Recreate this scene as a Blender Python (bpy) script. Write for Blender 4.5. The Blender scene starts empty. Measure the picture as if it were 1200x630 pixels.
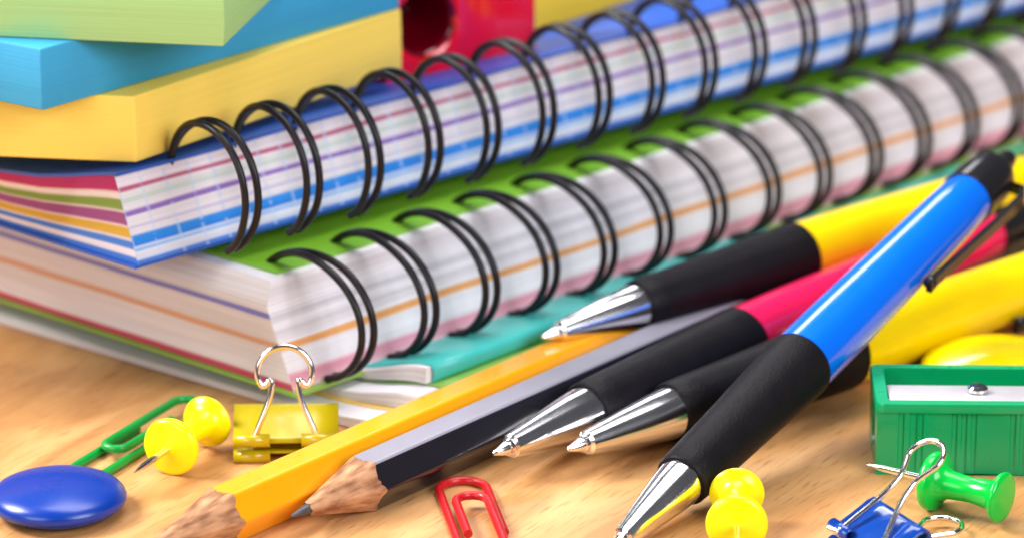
import bpy, bmesh, math, random
from mathutils import Vector, Matrix, Euler
random.seed(7)
CM = 0.01                       # everything below is written in centimetres
S = bpy.context.scene
COL = S.collection
PI = math.pi
rad = math.radians

# ------------------------------------------------------------ camera
TH, DIST = rad(19), 63.0
cd = bpy.data.cameras.new('camera')
cam = bpy.data.objects.new('camera', cd); COL.objects.link(cam)
cam.location = (0, -DIST*math.cos(TH)*CM, DIST*math.sin(TH)*CM)
cam.rotation_euler = (PI/2-TH, 0, 0)
cd.sensor_width = 36; cd.lens = 144
cd.clip_start = 0.02; cd.clip_end = 20
cd.dof.use_dof = True
cd.dof.focus_distance = 0.537
cd.dof.aperture_fstop = 19
S.camera = cam
# ------------------------------------------------------------ world, lamps, exposure
W = bpy.data.worlds.new('World'); S.world = W; W.use_nodes = True
bg = W.node_tree.nodes['Background']
bg.inputs[0].default_value = (0.86, 0.88, 1.0, 1); bg.inputs[1].default_value = 0.12

def area(name, loc, target, sx, sy, power, color=(1, 1, 1)):
    l = bpy.data.lights.new(name, 'AREA'); l.shape = 'RECTANGLE'
    l.size = sx*CM; l.size_y = sy*CM; l.energy = power; l.color = color
    o = bpy.data.objects.new(name, l); COL.objects.link(o)
    o.location = Vector(loc)*CM
    o.rotation_euler = (Vector(target)-Vector(loc)).to_track_quat('-Z', 'Y').to_euler()
    return o
area('key_softbox', (-60, 2, 56), (0, -4, 0), 28, 28, 19.0, (1.0, 0.96, 0.91))
area('top_softbox', (8, 10, 82), (0, -2, 0), 60, 40, 9.0, (1.0, 0.98, 0.98))
area('back_softbox', (-16, 105, 84), (2, -4, 1), 62, 24, 6.0, (0.95, 0.96, 1.0))
area('front_softbox', (52, -62, 44), (0, -3, 0), 44, 40, 9.0, (0.94, 0.95, 1.0))
area('left_fill', (-44, -66, 34), (-3, -5, 1), 40, 34, 3.6, (1.0, 0.96, 0.95))  # unseen fill lamp, added to brighten the left-facing page edges
S.view_settings.view_transform = 'Standard'; S.view_settings.look = 'None'
S.view_settings.exposure = -0.58; S.view_settings.gamma = 1.0
S.render.engine = 'CYCLES'
S.cycles.max_bounces = 8

# ------------------------------------------------------------ materials
def new_mat(name):
    m = bpy.data.materials.new(name); m.use_nodes = True
    return m, m.node_tree, m.node_tree.nodes['Principled BSDF']
def N(nt, t, **kw):
    n = nt.nodes.new(t)
    for k, v in kw.items(): setattr(n, k, v)
    return n
def coords(nt, scale, kind='Object', loc=(0, 0, 0)):
    tc = N(nt, 'ShaderNodeTexCoord'); mp = N(nt, 'ShaderNodeMapping')
    mp.inputs['Scale'].default_value = scale; mp.inputs['Location'].default_value = loc
    nt.links.new(tc.outputs[kind], mp.inputs[0]); return mp.outputs[0]
def simple(name, col, rough=0.4, metal=0.0, var=0.06, bump=0.0, scale=250, coat=0.0, trans=0.0, sss=0.0, spec=0.5):
    m, nt, b = new_mat(name)
    v = coords(nt, (1, 1, 1))
    no = N(nt, 'ShaderNodeTexNoise'); no.inputs['Scale'].default_value = scale; no.inputs['Detail'].default_value = 4
    nt.links.new(v, no.inputs['Vector'])
    mx = N(nt, 'ShaderNodeMix', data_type='RGBA')
    mx.inputs[6].default_value = tuple(c*(1-var) for c in col)+(1,)
    mx.inputs[7].default_value = tuple(min(1, c*(1+var)) for c in col)+(1,)
    nt.links.new(no.outputs[0], mx.inputs[0]); nt.links.new(mx.outputs[2], b.inputs['Base Color'])
    mr = N(nt, 'ShaderNodeMapRange'); mr.inputs[3].default_value = rough*0.85; mr.inputs[4].default_value = min(1, rough*1.2)
    nt.links.new(no.outputs[0], mr.inputs[0]); nt.links.new(mr.outputs[0], b.inputs['Roughness'])
    b.inputs['Metallic'].default_value = metal
    b.inputs['Coat Weight'].default_value = coat; b.inputs['Coat Roughness'].default_value = 0.05
    b.inputs['Transmission Weight'].default_value = trans
    b.inputs['Specular IOR Level'].default_value = spec
    if sss:
        b.inputs['Subsurface Weight'].default_value = sss; b.inputs['Subsurface Scale'].default_value = 0.002
    if bump:
        bp = N(nt, 'ShaderNodeBump'); bp.inputs['Strength'].default_value = bump; bp.inputs['Distance'].default_value = 0.0003
        n2 = N(nt, 'ShaderNodeTexNoise'); n2.inputs['Scale'].default_value = 2500; nt.links.new(v, n2.inputs['Vector'])
        nt.links.new(n2.outputs[0], bp.inputs['Height']); nt.links.new(bp.outputs[0], b.inputs['Normal'])
    return m

def wood_table():
    m, nt, b = new_mat('beech_wood')
    v = coords(nt, (16, 60, 16), loc=(0.3, 0.2, 0))
    base = N(nt, 'ShaderNodeTexNoise'); base.inputs['Scale'].default_value = 1.2; base.inputs['Detail'].default_value = 5; base.inputs['Distortion'].default_value = 0.8
    mpr = N(nt, 'ShaderNodeMapping'); mpr.inputs['Rotation'].default_value = (0, 0, rad(-58))
    tc = N(nt, 'ShaderNodeTexCoord'); nt.links.new(tc.outputs['Object'], mpr.inputs[0])
    sc = N(nt, 'ShaderNodeMapping'); sc.inputs['Scale'].default_value = (22, 95, 20); nt.links.new(mpr.outputs[0], sc.inputs[0])
    nt.links.new(sc.outputs[0], base.inputs['Vector'])
    r = N(nt, 'ShaderNodeValToRGB')
    e = r.color_ramp.elements
    e[0].position = 0.36; e[0].color = (0.47, 0.215, 0.07, 1)
    e[1].position = 0.64; e[1].color = (0.67, 0.365, 0.145, 1)
    el = e.new(0.5); el.color = (0.57, 0.285, 0.10, 1)
    nt.links.new(base.outputs[0], r.inputs[0])
    # short pores
    s2 = N(nt, 'ShaderNodeMapping'); s2.inputs['Scale'].default_value = (120, 1300, 150); nt.links.new(mpr.outputs[0], s2.inputs[0])
    fl = N(nt, 'ShaderNodeTexNoise'); fl.inputs['Scale'].default_value = 1.6; fl.inputs['Detail'].default_value = 3; nt.links.new(s2.outputs[0], fl.inputs['Vector'])
    r2 = N(nt, 'ShaderNodeValToRGB'); r2.color_ramp.elements[0].position = 0.56; r2.color_ramp.elements[0].color = (0, 0, 0, 1)
    r2.color_ramp.elements[1].position = 0.74; r2.color_ramp.elements[1].color = (0.95, 0.95, 0.95, 1)
    nt.links.new(fl.outputs[0], r2.inputs[0])
    mx = N(nt, 'ShaderNodeMix', data_type='RGBA'); mx.inputs[7].default_value = (0.34, 0.145, 0.045, 1)
    nt.links.new(r2.outputs[0], mx.inputs[0]); nt.links.new(r.outputs[0], mx.inputs[6]); nt.links.new(mx.outputs[2], b.inputs['Base Color'])
    b.inputs['Roughness'].default_value = 0.34
    mr = N(nt, 'ShaderNodeMapRange'); mr.inputs[3].default_value = 0.38; mr.inputs[4].default_value = 0.55
    nt.links.new(base.outputs[0], mr.inputs[0]); nt.links.new(mr.outputs[0], b.inputs['Roughness'])
    bp = N(nt, 'ShaderNodeBump'); bp.inputs['Strength'].default_value = 0.25; bp.inputs['Distance'].default_value = 0.0002
    nt.links.new(fl.outputs[0], bp.inputs['Height']); nt.links.new(bp.outputs[0], b.inputs['Normal'])
    return m

def edge_mat(name, stops, tick=0.0, tickcol=(0.45, 0.6, 0.9), lines=1.0):
    """page edges: UV.x runs along the edge in cm, UV.y through the stack 0..1; coloured sheets are bands"""
    m, nt, b = new_mat(name)
    tc = N(nt, 'ShaderNodeTexCoord'); sp = N(nt, 'ShaderNodeSeparateXYZ'); nt.links.new(tc.outputs['UV'], sp.inputs[0])
    # slight waviness of the sheets
    mp = N(nt, 'ShaderNodeMapping'); mp.inputs['Scale'].default_value = (0.35, 3, 1); nt.links.new(tc.outputs['UV'], mp.inputs[0])
    wv = N(nt, 'ShaderNodeTexNoise'); wv.inputs['Scale'].default_value = 1.0; wv.inputs['Detail'].default_value = 2; nt.links.new(mp.outputs[0], wv.inputs['Vector'])
    ad = N(nt, 'ShaderNodeMath', operation='MULTIPLY_ADD'); ad.inputs[1].default_value = 0.05; nt.links.new(wv.outputs[0], ad.inputs[0]); nt.links.new(sp.outputs[1], ad.inputs[2])
    sb = N(nt, 'ShaderNodeMath', operation='SUBTRACT'); sb.inputs[1].default_value = 0.025; nt.links.new(ad.outputs[0], sb.inputs[0])
    r = N(nt, 'ShaderNodeValToRGB'); r.color_ramp.interpolation = 'LINEAR'
    el = r.color_ramp.elements
    el[0].position = 0; el[0].color = stops[0][1]+(1,)
    el[1].position = 1; el[1].color = stops[-1][1]+(1,)
    for p, c in stops[1:-1]:
        k = el.new(p); k.color = c+(1,)
    nt.links.new(sb.outputs[0], r.inputs[0])
    # individual sheets: fine lines along the edge
    m2 = N(nt, 'ShaderNodeMapping'); m2.inputs['Scale'].default_value = (0.25, 55, 1); nt.links.new(tc.outputs['UV'], m2.inputs[0])
    n2 = N(nt, 'ShaderNodeTexNoise'); n2.inputs['Scale'].default_value = 1.0; n2.inputs['Detail'].default_value = 4; nt.links.new(m2.outputs[0], n2.inputs['Vector'])
    mr = N(nt, 'ShaderNodeMapRange'); mr.inputs[1].default_value = 0.3; mr.inputs[2].default_value = 0.7; mr.inputs[3].default_value = 1-0.22*lines; mr.inputs[4].default_value = 1.0
    nt.links.new(n2.outputs[0], mr.inputs[0])
    mu = N(nt, 'ShaderNodeMix', data_type='RGBA', blend_type='MULTIPLY'); mu.inputs[0].default_value = 1
    nt.links.new(r.outputs[0], mu.inputs[6]); nt.links.new(mr.outputs[0], mu.inputs[7])
    out = mu.outputs[2]
    if tick:
        fr = N(nt, 'ShaderNodeMath', operation='PINGPONG'); fr.inputs[1].default_value = tick/2; nt.links.new(sp.outputs[0], fr.inputs[0])
        lt = N(nt, 'ShaderNodeMath', operation='LESS_THAN'); lt.inputs[1].default_value = 0.028; nt.links.new(fr.outputs[0], lt.inputs[0])
        m3 = N(nt, 'ShaderNodeMapping'); m3.inputs['Scale'].default_value = (1.6, 13, 1); nt.links.new(tc.outputs['UV'], m3.inputs[0])
        n3 = N(nt, 'ShaderNodeTexNoise'); nt.links.new(m3.outputs[0], n3.inputs['Vector']); n3.inputs['Scale'].default_value = 1
        g3 = N(nt, 'ShaderNodeMath', operation='GREATER_THAN'); g3.inputs[1].default_value = 0.45; nt.links.new(n3.outputs[0], g3.inputs[0])
        ml = N(nt, 'ShaderNodeMath', operation='MULTIPLY'); nt.links.new(lt.outputs[0], ml.inputs[0]); nt.links.new(g3.outputs[0], ml.inputs[1])
        m4 = N(nt, 'ShaderNodeMath', operation='MULTIPLY'); m4.inputs[1].default_value = 0.45; nt.links.new(ml.outputs[0], m4.inputs[0])
        mt = N(nt, 'ShaderNodeMix', data_type='RGBA'); mt.inputs[7].default_value = tickcol+(1,)
        nt.links.new(m4.outputs[0], mt.inputs[0]); nt.links.new(out, mt.inputs[6]); out = mt.outputs[2]
    nt.links.new(out, b.inputs['Base Color']); b.inputs['Roughness'].default_value = 0.75
    bp = N(nt, 'ShaderNodeBump'); bp.inputs['Strength'].default_value = 0.5; bp.inputs['Distance'].default_value = 0.0003
    nt.links.new(n2.outputs[0], bp.inputs['Height']); nt.links.new(bp.outputs[0], b.inputs['Normal'])
    return m

def pad_mat(name, col):
    """sticky note pad: solid colour with the fine layering of its sheets"""
    m, nt, b = new_mat(name)
    v = coords(nt, (18, 18, 2600))
    n = N(nt, 'ShaderNodeTexNoise'); n.inputs['Scale'].default_value = 1; n.inputs['Detail'].default_value = 3; nt.links.new(v, n.inputs['Vector'])
    mx = N(nt, 'ShaderNodeMix', data_type='RGBA')
    mx.inputs[6].default_value = tuple(c*0.88 for c in col)+(1,); mx.inputs[7].default_value = tuple(min(1, c*1.06) for c in col)+(1,)
    nt.links.new(n.outputs[0], mx.inputs[0]); nt.links.new(mx.outputs[2], b.inputs['Base Color'])
    b.inputs['Roughness'].default_value = 0.7
    bp = N(nt, 'ShaderNodeBump'); bp.inputs['Strength'].default_value = 0.3; bp.inputs['Distance'].default_value = 0.0002
    nt.links.new(n.outputs[0], bp.inputs['Height']); nt.links.new(bp.outputs[0], b.inputs['Normal'])
    return m

def cut_wood():
    m, nt, b = new_mat('sharpened_wood')
    v = coords(nt, (120, 900, 900))
    n = N(nt, 'ShaderNodeTexNoise'); n.inputs['Scale'].default_value = 1; n.inputs['Detail'].default_value = 5; nt.links.new(v, n.inputs['Vector'])
    r = N(nt, 'ShaderNodeValToRGB'); e = r.color_ramp.elements
    e[0].position = 0.35; e[0].color = (0.22, 0.085, 0.032, 1); e[1].position = 0.62; e[1].color = (0.56, 0.30, 0.15, 1)
    nt.links.new(n.outputs[0], r.inputs[0]); nt.links.new(r.outputs[0], b.inputs['Base Color']); b.inputs['Roughness'].default_value = 0.7
    bp = N(nt, 'ShaderNodeBump'); bp.inputs['Strength'].default_value = 0.6; bp.inputs['Distance'].default_value = 0.0003
    nt.links.new(n.outputs[0], bp.inputs['Height']); nt.links.new(bp.outputs[0], b.inputs['Normal'])
    return m

WHT = (0.86, 0.83, 0.88)
M = dict(
    table=wood_table(),
    black_wire=simple('black_wire', (0.008, 0.007, 0.010), 0.35, spec=0.3),
    green_cover=simple('green_cover', (0.22, 0.52, 0.03), 0.32, var=0.15, scale=60),
    green_back=simple('green_back', (0.22, 0.40, 0.06), 0.45, var=0.1),
    blue_cover=simple('blue_cover', (0.010, 0.085, 0.46), 0.42, var=0.15, scale=60),
    white_paper=simple('white_paper', WHT, 0.7, var=0.04),
    turquoise=simple('turquoise_cover', (0.05, 0.50, 0.46), 0.4, var=0.08),
    green_booklet=simple('green_booklet', (0.22, 0.46, 0.08), 0.4, var=0.1),
    yellow_booklet=simple('yellow_booklet', (0.78, 0.52, 0.12), 0.4, var=0.08),
    pad_yellow=pad_mat('yellow_pad', (0.93, 0.68, 0.12)),
    pad_gold=pad_mat('golden_pad', (0.95, 0.62, 0.03)),
    pad_blue=pad_mat('blue_pad', (0.03, 0.33, 0.62)),
    pad_green=pad_mat('green_pad', (0.36, 0.62, 0.24)),
    chrome=simple('chrome', (0.90, 0.89, 0.91), 0.15, metal=1, var=0.02),
    steel=simple('steel_wire', (0.80, 0.78, 0.76), 0.14, metal=1, var=0.05),
    grip=simple('black_rubber', (0.007, 0.006, 0.008), 0.44, var=0.25, bump=0.3, spec=0.12),
    black_plastic=simple('black_plastic', (0.012, 0.012, 0.014), 0.2),
    blue_pen=simple('blue_plastic', (0.0, 0.14, 0.80), 0.16, coat=0.5),
    yellow_pen=simple('yellow_plastic', (0.95, 0.66, 0.0), 0.2, coat=0.4),
    pink_pen=simple('pink_plastic', (0.80, 0.01, 0.10), 0.2, coat=0.4),
    pencil_yellow=simple('yellow_lacquer', (0.92, 0.37, 0.0), 0.28, coat=0.25),
    pencil_black=simple('black_lacquer', (0.012, 0.011, 0.016), 0.16, coat=0.6),
    pencil_grey_facet=simple('grey_facet', (0.27, 0.26, 0.32), 0.32, coat=0.15),  # lighter grey than the rest of the barrel, used on its top flat
    cut_wood=cut_wood(),
    lead=simple('graphite', (0.07, 0.07, 0.08), 0.35, metal=0.4, var=0.3, scale=900),
    magnet_blue=simple('glossy_blue', (0.0, 0.034, 0.31), 0.28, coat=0.0),
    magnet_yellow=simple('glossy_yellow', (0.95, 0.72, 0.0), 0.15, coat=0.5),
    pin_yellow=simple('pin_yellow', (1.0, 0.86, 0.0), 0.25, sss=0.25),
    pin_green=simple('pin_green', (0.0, 0.52, 0.05), 0.2, sss=0.2),
    clip_green=simple('green_coated_wire', (0.0, 0.30, 0.045), 0.3),
    clip_red=simple('red_coated_wire', (0.50, 0.006, 0.012), 0.3),
    binder_yellow=simple('yellow_enamel', (0.43, 0.34, 0.0), 0.25, coat=0.3),
    binder_blue=simple('blue_enamel', (0.004, 0.05, 0.32), 0.14, coat=0.5),
    sharp_green=simple('green_plastic', (0.0, 0.31, 0.105), 0.28, coat=0.2),
    blade=simple('blade_steel', (0.52, 0.49, 0.53), 0.4, metal=0.3),
    red_plastic=simple('red_plastic', (0.80, 0.0, 0.02), 0.12, coat=0.5, sss=0.2),
    hole_shade=simple('shaded_red_plastic', (0.16, 0.0, 0.008), 0.15, coat=0.5),  # darker copy of the red plastic, shade inside the opening put into the colour
)

# ------------------------------------------------------------ mesh helpers (cm in, metres out)
class MB:
    def __init__(s): s.bm = bmesh.new(); s.uv = s.bm.loops.layers.uv.new('UVMap'); s.mats = []
    def mi(s, mat):
        if mat not in s.mats: s.mats.append(mat)
        return s.mats.index(mat)
    def face(s, vs, mat, uvs=None, smooth=False):
        try: f = s.bm.faces.new(vs)
        except ValueError: return None
        f.material_index = s.mi(mat); f.smooth = smooth
        if uvs:
            for l, u in zip(f.loops, uvs): l[s.uv].uv = u
        return f
    def v(s, p): return s.bm.verts.new(Vector(p)*CM)
    def grid(s, rows, mat, uvf=None, smooth=True, closed=False):
        """rows of points -> quads"""
        vr = [[s.v(p) for p in r] for r in rows]
        n = len(vr[0])
        for i in range(len(vr)-1):
            for j in range(n if closed else n-1):
                k = (j+1) % n
                uvs = [uvf(i, j), uvf(i, k), uvf(i+1, k), uvf(i+1, j)] if uvf else None
                s.face([vr[i][j], vr[i][k], vr[i+1][k], vr[i+1][j]], mat, uvs, smooth)
        return vr
    def tube(s, path, r, mat, seg=12, closed=False, cap=True):
        P = [Vector(p) for p in path]; n = len(P)
        rs = r if isinstance(r, (list, tuple)) else [r]*n
        t0 = (P[1]-P[0]).normalized(); up = Vector((0, 0, 1)) if abs(t0.z) < 0.9 else Vector((1, 0, 0))
        nrm = (up-t0*up.dot(t0)).normalized(); rows = []
        for i in range(n):
            a = P[(i-1) % n] if (i or closed) else P[0]; b = P[(i+1) % n] if (i < n-1 or closed) else P[-1]
            t = (b-a)
            t = t.normalized() if t.length > 1e-9 else t0
            nrm = (nrm-t*nrm.dot(t)).normalized(); bi = t.cross(nrm)
            rows.append([P[i]+(nrm*math.cos(2*PI*k/seg)+bi*math.sin(2*PI*k/seg))*rs[i] for k in range(seg)])
        if closed: rows.append(rows[0])
        vr = s.grid(rows, mat, closed=True)
        if cap and not closed:
            s.face(list(reversed(vr[0])), mat); s.face(vr[-1], mat)
    def lathe(s, prof, mat, seg=40, axis='X', origin=(0, 0, 0), segn=None):
        """prof: (position along axis, radius)"""
        rows = []
        for x, r in prof:
            row = []
            for k in range(seg):
                a = 2*PI*k/seg; c, d = r*math.cos(a), r*math.sin(a)
                p = (x, c, d) if axis == 'X' else (c, d, x)
                row.append(Vector(p)+Vector(origin))
            rows.append(row)
        vr = s.grid(rows, mat, closed=True)
        s.face(list(reversed(vr[0])), mat); s.face(vr[-1], mat)
    def box(s, x0, x1, y0, y1, z0, z1, mat, bev=0.0):
        t = bmesh.new(); bmesh.ops.create_cube(t, size=1)
        for q in t.verts: q.co = Vector(((x0+x1)/2+q.co.x*(x1-x0), (y0+y1)/2+q.co.y*(y1-y0), (z0+z1)/2+q.co.z*(z1-z0)))*CM
        if bev: bmesh.ops.bevel(t, geom=list(t.edges), offset=bev*CM, segments=3, affect='EDGES', profile=0.5)
        mp = {q: s.bm.verts.new(q.co) for q in t.verts}
        for f in t.faces:
            g = s.bm.faces.new([mp[q] for q in f.verts]); g.material_index = s.mi(mat); g.smooth = bool(bev)
        t.free()
    def build(s, name, parent=None, bevel=0.0, sharp=35, solid=0.0):
        bmesh.ops.remove_doubles(s.bm, verts=s.bm.verts, dist=1e-6)
        bmesh.ops.recalc_face_normals(s.bm, faces=s.bm.faces)
        me = bpy.data.meshes.new(name); s.bm.to_mesh(me); s.bm.free()
        for m in s.mats: me.materials.append(m)
        me.set_sharp_from_angle(angle=rad(sharp))
        o = bpy.data.objects.new(name, me); COL.objects.link(o)
        if parent: o.parent = parent
        if solid:
            md = o.modifiers.new('solid', 'SOLIDIFY'); md.thickness = solid*CM; md.offset = 0
        if bevel:
            md = o.modifiers.new('bevel', 'BEVEL'); md.width = bevel*CM; md.segments = 3; md.limit_method = 'ANGLE'; md.angle_limit = rad(40)
        return o

def tag(o, label, cat, group=None, kind=None):
    if label: o['label'] = label
    if cat: o['category'] = cat
    if group: o['group'] = group
    if kind: o['kind'] = kind
    return o
def thing(name, label, cat, loc=(0, 0, 0), az=0.0, group=None, elev=0.0, roll=0.0):
    o = bpy.data.objects.new(name, None); COL.objects.link(o)
    o.empty_display_size = 0.01
    o.location = Vector(loc)*CM
    o.rotation_euler = (Matrix.Rotation(rad(az), 3, 'Z') @ Matrix.Rotation(-rad(elev), 3, 'Y') @ Matrix.Rotation(rad(roll), 3, 'X')).to_euler()
    return tag(o, label, cat, group)
def smooth(t): t = max(0, min(1, t)); return t*t*(3-2*t)

# ------------------------------------------------------------ the table
b = MB(); b.box(-90, 90, -50, 110, -2.5, 0, M['table'])
o = b.build('table_top'); o['kind'] = 'structure'

# ------------------------------------------------------------ spiral notebooks
def notebook(name, label, loc, az, L, Wd, T, dv, du, mat_r, mat_l, covers, ring, n_ring, skew, back_in=-0.12, pitch=1.27, group=None, cover_in=(0, 0), top_mat=None):
    """local X along the wired spine, Y away from it; T(v) thickness, dv/du(t) setback of the sheets"""
    root = thing(name, label, 'notebook', loc, az, group)
    ts = [i/14 for i in range(15)]
    ws = [0, .01, .02, .04, .07, .11, .16, .22, .3, .45, .7, 1.0]
    us = [i*L/24 for i in range(25)]
    def P(u, w, t, ex=0):
        v = dv(t)*(1-w)+w*Wd
        return ((du(t)+u*(L-du(t))/L if u < L else L)-skew*v, v, ex+0.05+t*T(max(v, 0))+0.012*math.sin(u*1.3+t*9)*t)
    b = MB()
    b.grid([[P(u, 0, t) for u in us] for t in ts], mat_r, lambda i, j: (us[j], ts[i]))
    b.grid([[P(0, w, t) for w in ws] for t in ts], mat_l, lambda i, j: (ws[j]*Wd, ts[i]))
    b.grid([[P(u, 1, t) for u in us] for t in ts], mat_r, lambda i, j: (us[j], ts[i]))
    b.grid([[P(L, w, t) for w in ws] for t in ts], mat_l, lambda i, j: (ws[j]*Wd, ts[i]))
    b.grid([[P(u, w, 1) for u in us] for w in ws], top_mat or M['white_paper'])
    b.grid([[P(u, w, 0) for u in us] for w in ws], M['white_paper'])
    b.build('page_block', root, sharp=50)
    def cover(nm, t, z, mat, iu, iv):
        b = MB(); rows_t, rows_b = [], []
        ww = [w for w in ws]
        for w in ww:
            pt = []
            for u in us:
                uu = iu+(u/L)*(L-iu+0.05)-skew*w*Wd
                vv = (dv(t)+iv)*(1-w)+w*(Wd+0.05)
                pt.append((uu, vv, 0.05+t*T(max(vv, 0))+0.012*math.sin(u*1.3+t*9)*t+z))
            rows_t.append(pt)
        rows_b = [[(p[0], p[1], p[2]-0.045) for p in r] for r in rows_t]
        b.grid(rows_t, mat); b.grid(rows_b, mat)
        for a, c in ((rows_t[0], rows_b[0]), (rows_t[-1], rows_b[-1]), ([r[0] for r in rows_t], [r[0] for r in rows_b]), ([r[-1] for r in rows_t], [r[-1] for r in rows_b])):
            b.grid([a, c], mat)
        b.build(nm, root)
    cover('back_cover', 0, -0.005, covers[0], -0.06, back_in)
    cover('front_cover', 1, 0.05, covers[1], cover_in[0], cover_in[1])
    # wire loops: each a bent pair of wires closed to a nose at the holes
    u0, vc, zc, rv, rz, gap, wr, a_top, a_end = ring
    b = MB()
    def pt(a, du_): return (du_, vc+rv*math.cos(a), zc+rz*math.sin(a))
    A0, A1 = a_top, 1.5*PI+a_end
    path = []
    n = 44
    def g(k):      # half gap between the two wires along the loop
        s_ = k/n
        return gap/2*min(1, smooth(s_/0.42)*0.96+0.04)*(1-0.35*smooth((s_-.8)/.2))
    left = [pt(A0+(A1-A0)*k/n, -g(k)) for k in range(n+1)]
    right = [pt(A0+(A1-A0)*k/n, g(k)) for k in range(n+1)]
    hole_z = 0.05+T(0.7)-0.15
    nose = [(0, left[0][1]+0.02, left[0][2]-0.08)]
    path = list(reversed(left))+nose+right
    b.tube(path, wr, M['black_wire'], seg=10)
    loop = b.build('wire_loop', root, sharp=60); loop.location = (u0*CM, 0, 0)
    for k in range(1, n_ring):
        c = loop.copy(); COL.objects.link(c); c.parent = root; c.location = ((u0+k*pitch)*CM, 0, random.uniform(-.015, .015)*CM)
        c.rotation_euler = (0, 0, random.uniform(-.02, .02))
    return root

PINK = (0.62, 0.16, 0.26); ORG = (0.80, 0.36, 0.10)
low_r = edge_mat('ruled_page_edges', [(0, (.78, .55, .60)), (.05, (.80, .40, .48)), (.13, (.74, .28, .38)), (.17, (.82, .72, .76)), (.2, WHT), (.36, (.82, .79, .83)), (.385, ORG), (.425, ORG), (.45, WHT),
                                        (.55, (.66, .62, .66)), (.6, WHT), (.68, (.6, .57, .62)), (.74, WHT), (.9, (.7, .64, .68)), (1, (.85, .82, .85))])
low_l = edge_mat('page_edges_left', [(0, (.60, .07, .12)), (.05, (.60, .07, .12)), (.08, WHT), (.38, (.80, .75, .77)), (.40, (.74, .40, .24)), (.44, (.74, .40, .24)), (.47, (.78, .72, .74)),
                                      (.665, (.80, .75, .78)), (.68, (.22, .22, .62)), (.715, (.22, .22, .62)), (.735, (.78, .74, .76)), (1, (.86, .83, .84))])
def T_low(v): return 1.42
lower = notebook('spiral_notebook', 'thick green spiral notebook with an orange line in its page edges, under the blue one', (-3.01, -6.5, 0.39), 46, 21, 15, T_low,
                 lambda t: 0.02+0.62*t, lambda t: 0.22*max(0, (t-.78)/.22), low_r, low_l,
                 (M['green_back'], M['green_cover']), (0.66, 0.33, 0.93, 1.12, 0.88, 0.23, 0.054, 0.62, -0.33), 17, 0.05, pitch=1.225, group='wire bound notebooks', cover_in=(0.42, 0.14))
BL = (0.03, 0.28, 0.80); LB = (.50, .66, .90)
up_r = edge_mat('tabbed_page_edges', [(0, (.06, .20, .70)), (.03, (.06, .20, .70)), (.05, (.62, .70, .90)), (.12, (.76, .79, .92)), (.15, (.20, .48, .92)), (.18, (.62, .70, .92)), (.20, (.01, .22, .82)), (.30, (.02, .28, .86)), (.33, (.80, .79, .86)), (.385, (.80, .77, .86)), (.40, (.48, .48, .78)), (.425, (.80, .78, .86)),
                                       (.525, (.80, .78, .86)), (.54, (.28, .16, .55)), (.58, (.28, .16, .55)), (.60, (.78, .74, .86)), (.66, (.80, .80, .86)), (.69, (.50, .64, .60)), (.73, (.74, .78, .80)), (.79, (.80, .76, .82)), (.81, (.48, .10, .22)), (.84, (.48, .10, .22)), (.86, (.84, .78, .86)), (1, (.84, .80, .88))],
                tick=0.42)
up_l = edge_mat('divider_edges', [(0, (.04, .18, .66)), (.06, (.04, .18, .66)), (.085, (.72, .72, .85)), (.15, (.70, .70, .84)), (.17, (.05, .20, .68)), (.24, (.05, .20, .68)), (.27, (.72, .68, .74)), (.30, (.60, .38, .04)), (.40, (.60, .38, .04)), (.42, (.78, .62, .66)), (.45, (.30, .07, .24)), (.57, (.30, .07, .24)),
                                   (.60, (.70, .62, .62)), (.62, (.20, .32, .06)), (.71, (.20, .32, .06)), (.74, (.80, .75, .74)), (.80, (.80, .70, .74)), (.83, (.48, .02, .14)), (.97, (.45, .03, .17)), (1, (.45, .03, .17))])
def T_up(v): return 0.72+0.50*math.exp(-(v/1.7)**2)
upper = notebook('spiral_notebook', 'blue spiral notebook with coloured divider sheets, lying on top of the green one', (-5.09, -6.46, 2.22), 44.4, 21, 15, T_up,
                 lambda t: 0.05+0.42*t, lambda t: 0.0, up_r, up_l,
                 (M['blue_cover'], M['blue_cover']), (0.98, -0.36, 1.04, 0.86, 0.92, 0.23, 0.054, 0.24, -0.5), 18, 0.073, back_in=0.0, pitch=1.14, group='wire bound notebooks', cover_in=(-0.05, -0.08))

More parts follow.
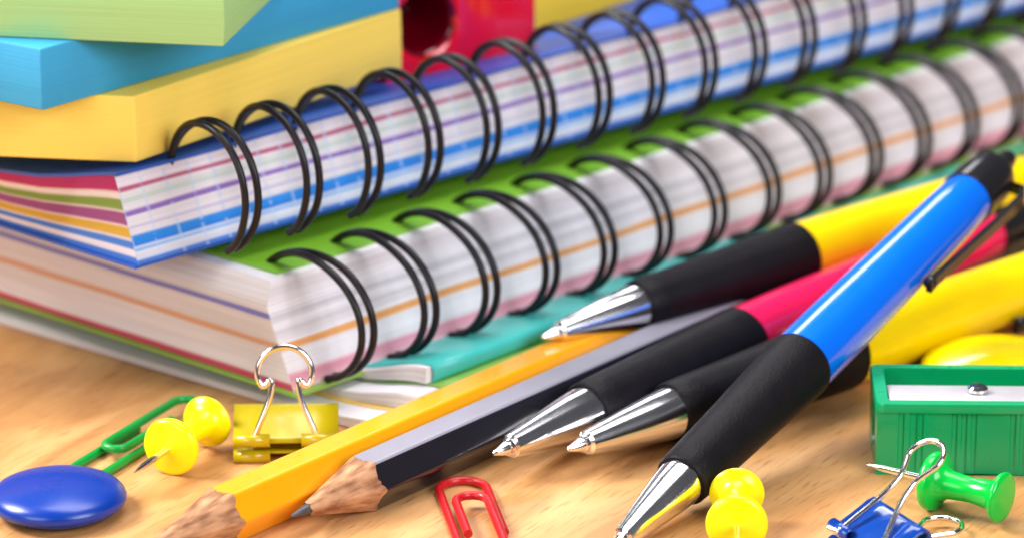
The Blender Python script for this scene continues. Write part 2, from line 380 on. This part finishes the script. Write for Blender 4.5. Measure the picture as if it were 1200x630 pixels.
# ------------------------------------------------------------ thin booklets under the notebooks
def booklet(label, mat, loc, az, k, L=20, Wd=14):
    """k-th booklet of the pile; the folded spines bulge, most at the front corner"""
    root = thing('booklet', label, 'booklet', loc, az, 'thin booklets under the notebooks')
    ws = [0, .012, .025, .04, .06, .08, .1, .13, .17, .22, .3, .45, .7, 1]
    us = [0, 1, 2, 3.5, 5, 7, 9, 11, 13, 16, L]
    th = lambda v, u: 0.12+0.135*math.exp(-(v/1.0)**2)*max(0.05, 1-u/11)
    lo = lambda v, u: k*th(v, u)+0.012
    hi = lambda v, u: (k+1)*th(v, u)-0.012
    pe = edge_mat('booklet_page_edges', [(0, WHT), (.3, (.70, .67, .66)), (.5, (.86, .84, .82)), (.7, (.66, .64, .64)), (.85, (.86, .84, .82)), (1, WHT)], lines=0.9)
    b = MB()
    for u in (0, L):
        b.grid([[(u, w*Wd+0.04, lo(w*Wd, u)+(hi(w*Wd, u)-lo(w*Wd, u))*t) for w in ws] for t in (0, .5, 1)], pe, lambda i, j: (ws[j]*Wd, i/2.0))
    b.grid([[(u, w*Wd+0.04, hi(w*Wd, u)) for w in ws] for u in us], pe)
    b.grid([[(u, w*Wd+0.04, lo(w*Wd, u)) for w in ws] for u in us], pe)
    b.grid([[(u, 0.04, lo(0, u)), (u, 0.04, hi(0, u))] for u in us], pe)
    b.grid([[(u, Wd+0.04, lo(Wd, u)), (u, Wd+0.04, hi(Wd, u))] for u in us], pe)
    b.build('page_block', root, sharp=50)
    rows = []
    for u in us:
        prof = [(w*Wd+0.05, (k+1)*th(w*Wd, u)) for w in reversed(ws)]
        h = th(0, u)/2; z0 = k*th(0, u)+h
        prof += [(0.05-h*0.55*math.sin(a), z0+h*math.cos(a)) for a in [PI*q/10 for q in range(1, 10)]]
        prof += [(w*Wd+0.05, k*th(w*Wd, u)+0.002) for w in ws]
        rows.append([(u if u else (0.1 if k == 2 else 0.45), p[0], p[1]) for p in prof])
    b = MB(); b.grid(rows, mat)
    b.build('cover', root, sharp=60, solid=0.016)
    return root
booklet('turquoise booklet under the green spiral notebook, topmost of the thin booklets', M['turquoise'], (-1.16, -6.42, 0), 50.5, 2)
booklet('green booklet with rounded fold, between the turquoise and the yellow booklet', M['green_booklet'], (-1.26, -6.86, 0), 51.2, 1)
booklet('yellow booklet lying on the table beneath the green booklet', M['yellow_booklet'], (-1.46, -7.40, 0.012), 51.5, 0)

# ------------------------------------------------------------ sticky note pads
def pad(name, label, cat, corner, az_r, az_l, wr, wl, z0, z1, mat, group='stacked sticky note pads', bulge=0.03):
    root = thing(name, label, cat, (corner[0], corner[1], z0), 0, group)
    a = Vector((math.cos(rad(az_r)), math.sin(rad(az_r)), 0)); c = Vector((math.cos(rad(az_l)), math.sin(rad(az_l)), 0))
    h = z1-z0; n = 9; rows = []
    for i in range(n):
        t = i/(n-1); off = (a+c)*(-bulge*math.sin(t*PI*1.2))+a*random.uniform(-.006, .006)
        k = []
        cs = [Vector((0, 0, 0)), a*wr, a*wr+c*wl, c*wl]
        for q in range(4):
            p, r_ = cs[q], cs[(q+1) % 4]
            for s_ in range(6): k.append(p+(r_-p)*(s_/6)+off+Vector((0, 0, t*h)))
        rows.append(k)
    b = MB(); vr = b.grid(rows, mat, closed=True); b.face(list(reversed(vr[0])), mat); b.face(vr[-1], mat)
    o = b.build('paper_block', root, sharp=25, bevel=0.02)
    return root
ZP = 3.56
pad('sticky_note_pad', 'yellow sticky note pad lying on the blue notebook, bottom of the pad stack', 'note pad', (-5.17, -5.86), 52, 172, 5.75, 6.6, ZP, 4.5, M['pad_yellow'])
pad('sticky_note_pad', 'blue sticky note pad between the yellow pad and the green pad', 'note pad', (-6.34, -6.52), 48, 146, 7.0, 7.0, 4.505, 5.36, M['pad_blue'])
pad('sticky_note_pad', 'light green sticky note pad, topmost of the pad stack', 'note pad', (-3.89, -6.39), 78, 171, 6.6, 6.6, 5.365, 6.4, M['pad_green'])
pad('sticky_note_pad', 'separate yellow note pad behind the red sharpener at the rear edge', 'note pad', (0.35, 2.5), 50, 132, 2.6, 4, 3.03, 3.95, M['pad_gold'], group='loose note pad')

# ------------------------------------------------------------ sharpeners
def hole_plate(b, x, y0, y1, z0, z1, cy, cz, r, mat, hmat, depth, sgn):
    """end face with a tapered round hole"""
    n = 32
    out = []
    for k in range(n):
        a = 2*PI*k/n; c, s_ = math.cos(a), math.sin(a)
        tx = ((y1-cy) if c > 0 else (cy-y0))/max(abs(c), 1e-6); tz = ((z1-cz) if s_ > 0 else (cz-z0))/max(abs(s_), 1e-6)
        t = min(tx, tz); out.append((x, cy+c*t, cz+s_*t))
    inn = [(x, cy+r*math.cos(2*PI*k/n), cz+r*math.sin(2*PI*k/n)) for k in range(n)]
    b.grid([out, inn], mat, closed=True, smooth=False)
    dp = [(x+sgn*depth, cy+r*.35*math.cos(2*PI*k/n), cz+r*.35*math.sin(2*PI*k/n)) for k in range(n)]
    vr = b.grid([inn, dp], hmat, closed=True); b.face(vr[-1], hmat)

def sharpener(name, label, loc, az, L, D, H, mat, hmat, grooves=True):
    root = thing(name, label, 'sharpener', loc, az)
    b = MB()
    # body side walls with finger grooves, slightly waisted
    def side(y, sg):
        xs = [i*L/120 for i in range(121)]; rows = []
        for z in (0, H*.12, H*.5, H*.84, H*.9):
            row = []
            for x in xs:
                g_ = 0
                for c in (0.32, 0.47, 0.56, 1.0, 1.12, 1.25, 1.75, 1.88, 2.05):
                    if abs(x-c*L/2.5) < 0.035: g_ = 0.025
                waist = 0.05*math.exp(-((x-L/2)/(L*.22))**2)
                row.append((x, y+sg*((g_ if z > 0 and grooves else 0)+waist), z))
            rows.append(row)
        b.grid(rows, mat, smooth=False)
    side(0, 1); side(D, -1)
    hole_plate(b, 0, 0, D, 0, H*.9, D/2, H*.47, H*.33, mat, hmat, L*.7, 1)
    hole_plate(b, L, 0, D, 0, H*.9, D/2, H*.47, H*.1, mat, hmat, .2, -1)
    b.face([b.v(p) for p in ((0, 0, 0), (L, 0, 0), (L, D, 0), (0, D, 0))], mat)
    b.build('body', root, sharp=30)
    # raised frame round the blade well
    b = MB(); w = 0.15; z0, z1 = H*.88, H
    ring_o = [(-.02, -.03), (L+.02, -.03), (L+.02, D+.03), (-.02, D+.03)]
    ring_i = [(w, w*.9), (L-w, w*.9), (L-w, D-w*.9), (w, D-w*.9)]
    def rr(pts, r=0.12, z=0):
        o_ = []
        n = len(pts)
        for i in range(n):
            p = Vector(pts[i]); a = Vector(pts[i-1]); c = Vector(pts[(i+1) % n])
            d1 = (a-p).normalized(); d2 = (c-p).normalized(); ce = p+(d1+d2)*r
            for k in range(7):
                f = k/6*PI/2; o_.append((ce.x-(d2*math.cos(f)+d1*math.sin(f)).x*r, ce.y-(d2*math.cos(f)+d1*math.sin(f)).y*r, z))
        return o_
    lo_ = rr(ring_o, .12, z0); hi_ = rr(ring_o, .12, z1-.03); hi2 = [(p[0]*(1-.02/L*1)+.01, p[1]*.98+.01, z1) for p in hi_]
    in1 = rr(ring_i, .05, z1); in0 = rr(ring_i, .05, H*.62)
    vr = b.grid([lo_, hi_, hi2, in1, in0], mat, closed=True, smooth=True)
    b.face(vr[-1], mat)
    b.build('rim', root, sharp=40)
    # steel blade, tilted in the well, and its screw
    b = MB(); b.box(w+.02, L-w-.02, .17, .88, -.035, .035, M['blade'], .012)
    bl = b.build('blade', root); bl.location = (0, 0, (H*.965)*CM); bl.rotation_euler = (rad(-4), 0, 0)
    b = MB()
    b.lathe([(-.12, .05), (.02, .05), (.02, .14), (.06, .14), (.09, .11), (.10, .0)], M['steel'], 24, 'Z')
    sc_ = b.build('screw', root); sc_.location = (L*.53*CM, .56*CM, (H*.965)*CM)
    return root
sharpener('pencil_sharpener', 'green plastic pencil sharpener with steel blade and ribbed side on the table', (4.88, -8.46, 0), -1.5, 2.6, 1.50, 1.02, M['sharp_green'], M['sharp_green'])
def red_block():
    root = thing('pencil_sharpener', 'glossy red plastic sharpener with dark round opening, behind the rings of the blue notebook', 'sharpener', (-1.88, -.80, 3.03), 34, None)
    # front faces seen: the left with the bored opening, the right plain; modelled as a waisted block on end
    b = MB(); L, D, H = 2.75, 1.5, 2.0
    n = 32; cx, cz, r = 0.72, 1.0, 0.50
    x0, x1 = 0.0, 1.32
    out = []
    for k in range(n):
        a = 2*PI*k/n; c, s_ = math.cos(a), math.sin(a)
        tx = ((x1-cx) if c > 0 else (cx-x0))/max(abs(c), 1e-6); tz = ((H-cz) if s_ > 0 else cz)/max(abs(s_), 1e-6)
        t = min(tx, tz); out.append((cx+c*t, 0, cz+s_*t))
    inn = [(cx+r*math.cos(2*PI*k/n), 0, cz+r*math.sin(2*PI*k/n)) for k in range(n)]
    dp = [(cx+r*.4*math.cos(2*PI*k/n), 1.2, cz+r*.4*math.sin(2*PI*k/n)) for k in range(n)]
    b.grid([out, inn], M['red_plastic'], closed=True, smooth=False)
    vr = b.grid([inn, dp], M['hole_shade'], closed=True); b.face(vr[-1], M['hole_shade'])
    prof = [(x1, 0), (1.5, .10), (1.8, .16), (2.1, .14), (L, .02), (L, D), (0, D), (0, 0)]
    b.grid([[(p[0], p[1], z) for p in prof] for z in (0, H)], M['red_plastic'], smooth=False)
    top = [b.v((p[0], p[1], H)) for p in prof]; b.face(top, M['red_plastic'])
    bot = [b.v((p[0], p[1], 0)) for p in prof]; b.face(bot, M['red_plastic'])
    b.build('body', root, bevel=0.14, sharp=35)
    b = MB(); b.box(.2, L-.2, .35, D-.25, H, H+.06, M['blade'], .015); b.build('blade', root)
red_block()

# ------------------------------------------------------------ ball pens
def pen(label, tip, base, body_mat, sc=1.0, clip_roll=0.0, clip=True, ext=0.0, wide=1.0):
    """local X from tip to push button; base = a second point of the axis"""
    t, q = Vector(tip), Vector(base); d = (q-t)
    az = math.degrees(math.atan2(d.y, d.x)); el = math.degrees(math.atan2(d.z, math.hypot(d.x, d.y)))
    root = thing('ballpoint_pen', label, 'pen', tip, az, 'ballpoint pens with black grips', el)
    root.scale = (sc, sc, sc)
    b = MB(); b.lathe([(0, .015), (.02, .035), (.05, .04), (.09, .055), (.20, .085), (.26, .095), (.27, .115), (.33, .12), (.34, .135)], M['chrome'], 24)
    b.build('point', root, sharp=30)
    b = MB(); b.lathe([(.34, .14), (.36, .165), (.9, .245), (1.5, .325), (1.85, .362), (1.93, .362), (1.94, .34)], M['chrome'], 48); b.build('cone', root, sharp=30)
    b = MB()
    g = [(1.93, .34), (1.94, .40), (1.98, .42), (2.3, .435), (2.9, .45), (3.6, .475), (4.3, .505), (5.0, .535), (5.32, .545), (5.38, .54), (5.42, .50)]
    b.lathe([(x, r*wide) for x, r in g], M['grip'], 48); b.build('grip', root, sharp=40)
    b = MB(); b.lathe([(5.40, .47*wide), (5.42, .52*wide), (6.5, .515), (8.2, .485), (10.0+ext, .455), (10.7+ext, .44), (10.75+ext, .42)], body_mat, 56); b.build('barrel', root, sharp=40)
    b = MB(); b.lathe([(x+ext, r) for x, r in [(10.74, .40), (10.76, .46), (11.15, .455), (11.45, .43), (11.65, .38), (11.78, .30), (11.82, .2)]], M['black_plastic'], 40); b.build('collar', root, sharp=40)
    b = MB(); b.lathe([(x+ext, r) for x, r in [(11.80, .17), (12.1, .165), (12.2, .13), (12.22, .08)]], M['black_plastic'], 30); b.build('push_button', root, sharp=40)
    if clip:
        b = MB(); cr = rad(clip_roll)
        pts = [(11.45, .38), (11.45, .62), (11.2, .74), (10.4, .72), (9.4, .68), (8.5, .64), (8.25, .66)]
        def rot(x, r, w): return (x+ext, r*math.sin(cr)+w*math.cos(cr), r*math.cos(cr)-w*math.sin(cr))
        rows = []
        for i, (x, r) in enumerate(pts):
            w_ = .12 if i < 3 else .09
            tt = .05
            rows.append([rot(x, r-tt, -w_), rot(x, r-tt, w_), rot(x, r+tt, w_), rot(x, r+tt, -w_)])
        vr = b.grid(rows, M['black_plastic'], closed=True, smooth=False); b.face(list(reversed(vr[0])), M['black_plastic']); b.face(vr[-1], M['black_plastic'])
        c_ = b.build('clip', root, bevel=.03)
        b = MB(); x, y, z = rot(8.38, .62, 0)
        b.lathe([(-.11*math.cos(a), .115*math.sin(a)+.001) for a in [PI*k/10 for k in range(11)]], M['black_plastic'], 18, 'X', (x, y, z)); b.build('clip_end', c_)
    return root
pen('yellow pen with black grip lying furthest back, along the turquoise booklet', (0.42, -5.28, .80), (4.19, -2.18, .95), M['yellow_pen'], 0.92, 150)
pen('crimson pink pen with black grip crossing beneath the blue pen', (-0.25, -8.87, .46), (6.64, -0.80, .58), M['pink_pen'], 1.0, -100, ext=0.75)
pen('yellow pen with black grip lying beneath the blue pen, ending behind the green sharpener', (0.74, -8.72, .46), (7.60, -2.35, .56), M['yellow_pen'], 1.0, -115, ext=0.2)
pen('bright blue pen with black grip slanting on top of the other pens', (1.25, -11.33, .10), (3.92, -7.40, 1.20), M['blue_pen'], 0.90, -100)

# ------------------------------------------------------------ pencils
def pencil(label, tip, az, length, mat, cone=1.75, roll=0, R=.40, facet=None):
    root = thing('pencil', label, 'pencil', tip, az, 'hexagonal pencils', 0, roll)
    def hexr(a, R_): # hexagon radius at angle a, flats horizontal
        k = (a % (PI/3))-PI/6
        return R_*math.cos(PI/6)/math.cos(k)
    seg = 96
    b = MB(); rows = []
    def row(x, clipcone=None):
        r_ = []
        for k in range(seg):
            a = 2*PI*k/seg
            h = min(hexr(a, R), R*.975)
            r_.append((a, h))
        return r_
    # scalloped end of the lacquer where the cone meets the flats
    slope = .345/cone
    first, full = [], []
    for a, h in row(0):
        xx = h/slope if h/slope < 2.4 else 2.4
        xx = cone+ (h-.345)/slope*0.9 + random.uniform(-.012, .012)
        xx = cone+(h-.37)/slope*0.3+random.uniform(-.02, .02)
        first.append((xx, h*math.cos(a), h*math.sin(a)))
        full.append((cone+.6, h*math.cos(a), h*math.sin(a)))
    last = [(length, p[1], p[2]) for p in full]
    vr = b.grid([first, full, last], mat, closed=True, smooth=True); b.face(vr[-1], mat)
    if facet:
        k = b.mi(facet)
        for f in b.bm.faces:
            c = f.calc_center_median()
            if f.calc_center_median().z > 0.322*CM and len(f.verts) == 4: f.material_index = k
    b.build('barrel', root, sharp=25)
    b = MB(); rows = []
    for s_ in (0.235, .5, .75, 1.0):
        rows.append([(p[0]*s_, p[1]*s_, p[2]*s_) for p in [(f[0], f[1]*.995, f[2]*.995) for f in first]])
    b.grid(rows, M['cut_wood'], closed=True); b.build('sharpened_wood', root, sharp=50)
    b = MB(); b.lathe([(.03, .012), (.05, .022), (.2, .05), (.40, .088), (.46, .095)], M['lead'], 24); b.build('lead', root)
    return root
pencil('yellow hexagonal pencil with sharpened tip, lying at the booklets', (-4.72, -11.99, .347), 51.3, 10.9, M['pencil_yellow'], cone=1.58)
pencil('black hexagonal pencil with a lighter grey top facet, between the yellow pencil and the pens', (-2.86, -10.79, .347), 51.3, 10.3, M['pencil_black'], cone=1.45, facet=M['pencil_grey_facet'])

# ------------------------------------------------------------ round magnets
def magnet(label, loc, R, H, mat):
    root = thing('round_magnet', label, 'magnet', loc, 0, None)
    b = MB()
    prof = [(0, R*.70), (H*.06, R*.76), (H*.22, R*.93), (H*.36, R*.995), (H*.44, R), (H*.52, R*.985), (H*.60, R*.95), (H*.68, R*.90), (H*.76, R*.80), (H*.86, R*.62), (H*.94, R*.4), (H*.99, R*.18), (H, .01)]
    b.lathe(prof, mat, 72, 'Z'); b.build('cap', root, sharp=60)
    return root
magnet('round glossy blue magnet on the table near the green paper clip', (-5.95, -9.78, 0), .90, .50, M['magnet_blue'])
magnet('round glossy yellow magnet behind the green sharpener', (6.95, -5.05, 0), 1.15, .58, M['magnet_yellow'])

# ------------------------------------------------------------ push pins
def pushpin(label, loc, az, mat, sc=1.0, L=1.15, rf=.40, rh=.36, elev=0, group='plastic push pins', need=.95):
    """local X from head to steel point"""
    root = thing('pushpin', label, 'pushpin', loc, az, group, elev); root.scale = (sc,)*3
    b = MB()
    b.lathe([(0, .04), (0.0, rh*.8), (.02, rh*.95), (.05, rh), (.09, rh*.96), (.13, rh*.72), (.2, .20), (.5, .165), (.8, .19), (.92, .24), (L-.16, rf*.78), (L-.13, rf*.97), (L-.07, rf), (L-.02, rf*.96), (L, rf*.85), (L+.015, .12), (L+.05, .06)], mat, 48)
    b.build('handle', root, sharp=50)
    b = MB(); b.lathe([(L+.02, .048), (L+need*.72, .046), (L+need*.9, .025), (L+need, .004)], M['steel'], 14); b.build('needle', root)
    return root
pushpin('yellow pushpin beside the green paper clip, its steel point turned to the left', (-4.13, -7.45, .39), 246, M['pin_yellow'])
pushpin('yellow pushpin lying by the tip of the blue pen, seen end on', (2.93, -10.05, .39), 267, M['pin_yellow'], group='plastic push pins')
pushpin('green pushpin lying in front of the green sharpener', (6.40, -10.26, .39), 145, M['pin_green'], 1.0, L=1.12, rh=.34)

# ------------------------------------------------------------ paper clips
def arc(cx, cy, r, a0, a1, n=14): return [(cx+r*math.cos(rad(a0+(a1-a0)*k/n)), cy+r*math.sin(rad(a0+(a1-a0)*k/n))) for k in range(n+1)]
def paperclip(label, loc, az, mat, L=3.0, Wd=.70, r=.06, sc=1.0, elev=0):
    """flat trombone clip, local X along it, rounded outer end at x=0"""
    w = Wd/2
    p = [(1.85, w)]
    p += arc(w, 0, w, 90, 270)             # outer bend at x~0
    p += arc(L-w*.86, -w+w*.86, w*.86, -90, 90)    # far bend
    yi = w*.72
    p += arc(.80+w*.66, w*.72-w*.66, w*.66, 90, 270)
    p += [(2.1, w*.72-w*1.32)]
    root = thing('paper_clip', label, 'paper clip', loc, az, 'coated wire paper clips', elev)
    q = []
    for i in range(len(p)-1):
        a = Vector(p[i]); c = Vector(p[i+1]); n = max(1, int((c-a).length/.12))
        for k in range(n): q.append(a+(c-a)*k/n)
    q.append(Vector(p[-1])); n = len(q)
    b = MB(); b.tube([(v.x, v.y, r+.0+(.11*smooth((i/n-.45)/.12))) for i, v in enumerate(q)], r, mat, 12)
    b.build('bent_wire', root, sharp=60)
    return root
paperclip('red coated paper clip lying by the black pencil', (-.70, -8.83, 0), -81, M['clip_red'], 3.0, .64)
paperclip('green coated paper clip between the blue magnet and the yellow pushpin', (-5.78, -8.66, 0), 63, M['clip_green'], 2.9, .50)

# ------------------------------------------------------------ binder clips
def handle_wire(b, w_in, w_loop, L, r, neck, pts_out=False):
    """plane XY: feet at (+-w_in,0), waist, then a round loop end at y=L"""
    R = w_loop
    half = [(w_in, 0), (w_in*.86, L*.12), (neck*1.25, L*.42), (neck, L*.60), (neck*1.15, L*.66), (R*.8, L-R*1.55), (R*.98, L-R*1.2)]
    top = arc(0, L-R, R, 0, 180, 18)
    return half+top+[(-x, y) for x, y in reversed(half)]
def smoothpath(p, it=2):
    for _ in range(it):
        q = [p[0]]
        for a, c in zip(p, p[1:]):
            a = Vector(a); c = Vector(c); q += [tuple(a*.75+c*.25), tuple(a*.25+c*.75)]
        q.append(p[-1]); p = q
    return p
def binder(label, loc, az, mat, Wd, D, H, elev_up, elev_lo, LH, w_loop, neck, r=.042, foot=.62, lower=True, up_turn=0, lo_turn=0, LLo=None):
    """local X width, local -Y the opening (lips), +Y the spine"""
    root = thing('binder_clip', label, 'binder clip', loc, az, 'binder clips')
    w = Wd/2
    # spring steel: lower plate, spine, upper plate with rolled lips
    prof = [(0.0, .12), (D*.5, .06), (D-.06, .03), (D+.02, .07), (D+.07, H*.5), (D+.03, H-.08), (D-.06, H-.03), (D*.5, H*.62+.05), (0.0, .26)]
    b = MB(); b.grid([[(x, p[0], p[1]) for p in smoothpath(prof, 1)] for x in (-w, -w*.5, 0, w*.5, w)], mat)
    b.build('body', root, sharp=50, solid=.035)
    for z in (.07, .30):
        for sx in (-1, 1):
            b = MB(); ro = .075
            xs = (sx*w*.999, sx*w*.30)
            rows = []
            for x in xs: rows.append([(x, -.02+ro*math.cos(a), z+ro*math.sin(a)) for a in [2*PI*k/20*.93+.2 for k in range(21)]])
            b.grid(rows, mat); b.build('rolled_lip', root, sharp=60, solid=.03)
    def handle(el, z, Lh, turn=0):
        b = MB(); p = smoothpath(handle_wire(b, w*foot, w_loop, Lh, r, neck), 2)
        p = [(w*foot+.0, 0)]+p+[(-w*foot, 0)]
        q = [(w*.9, 0)]+p[1:-1]+[(-w*.9, 0)]
        b.tube([(x, y, 0) for x, y in q], r, M['steel'], 12)
        o = b.build('wire_handle', root, sharp=60); o.location = (0, -.02*CM, z*CM); o.rotation_euler = (rad(el), 0, rad(turn))
    handle(elev_up, .30, LH, up_turn)
    if lower: handle(elev_lo, .07, LLo or LH, lo_turn)
    return root
binder('yellow binder clip with upright wire handle, standing by the notebook corner', (-3.06, -7.95, 0), 2, M['binder_yellow'], 1.42, .80, .56, 78, 0, 1.28, .37, .17, lower=True)
binder('small blue binder clip with wire handle raised, in front of the green pushpin', (4.42, -11.47, 0), -63, M['binder_blue'], 1.25, .62, .60, 38, 2, 1.68, .27, .13, r=.038, up_turn=11, lo_turn=12, LLo=1.75)
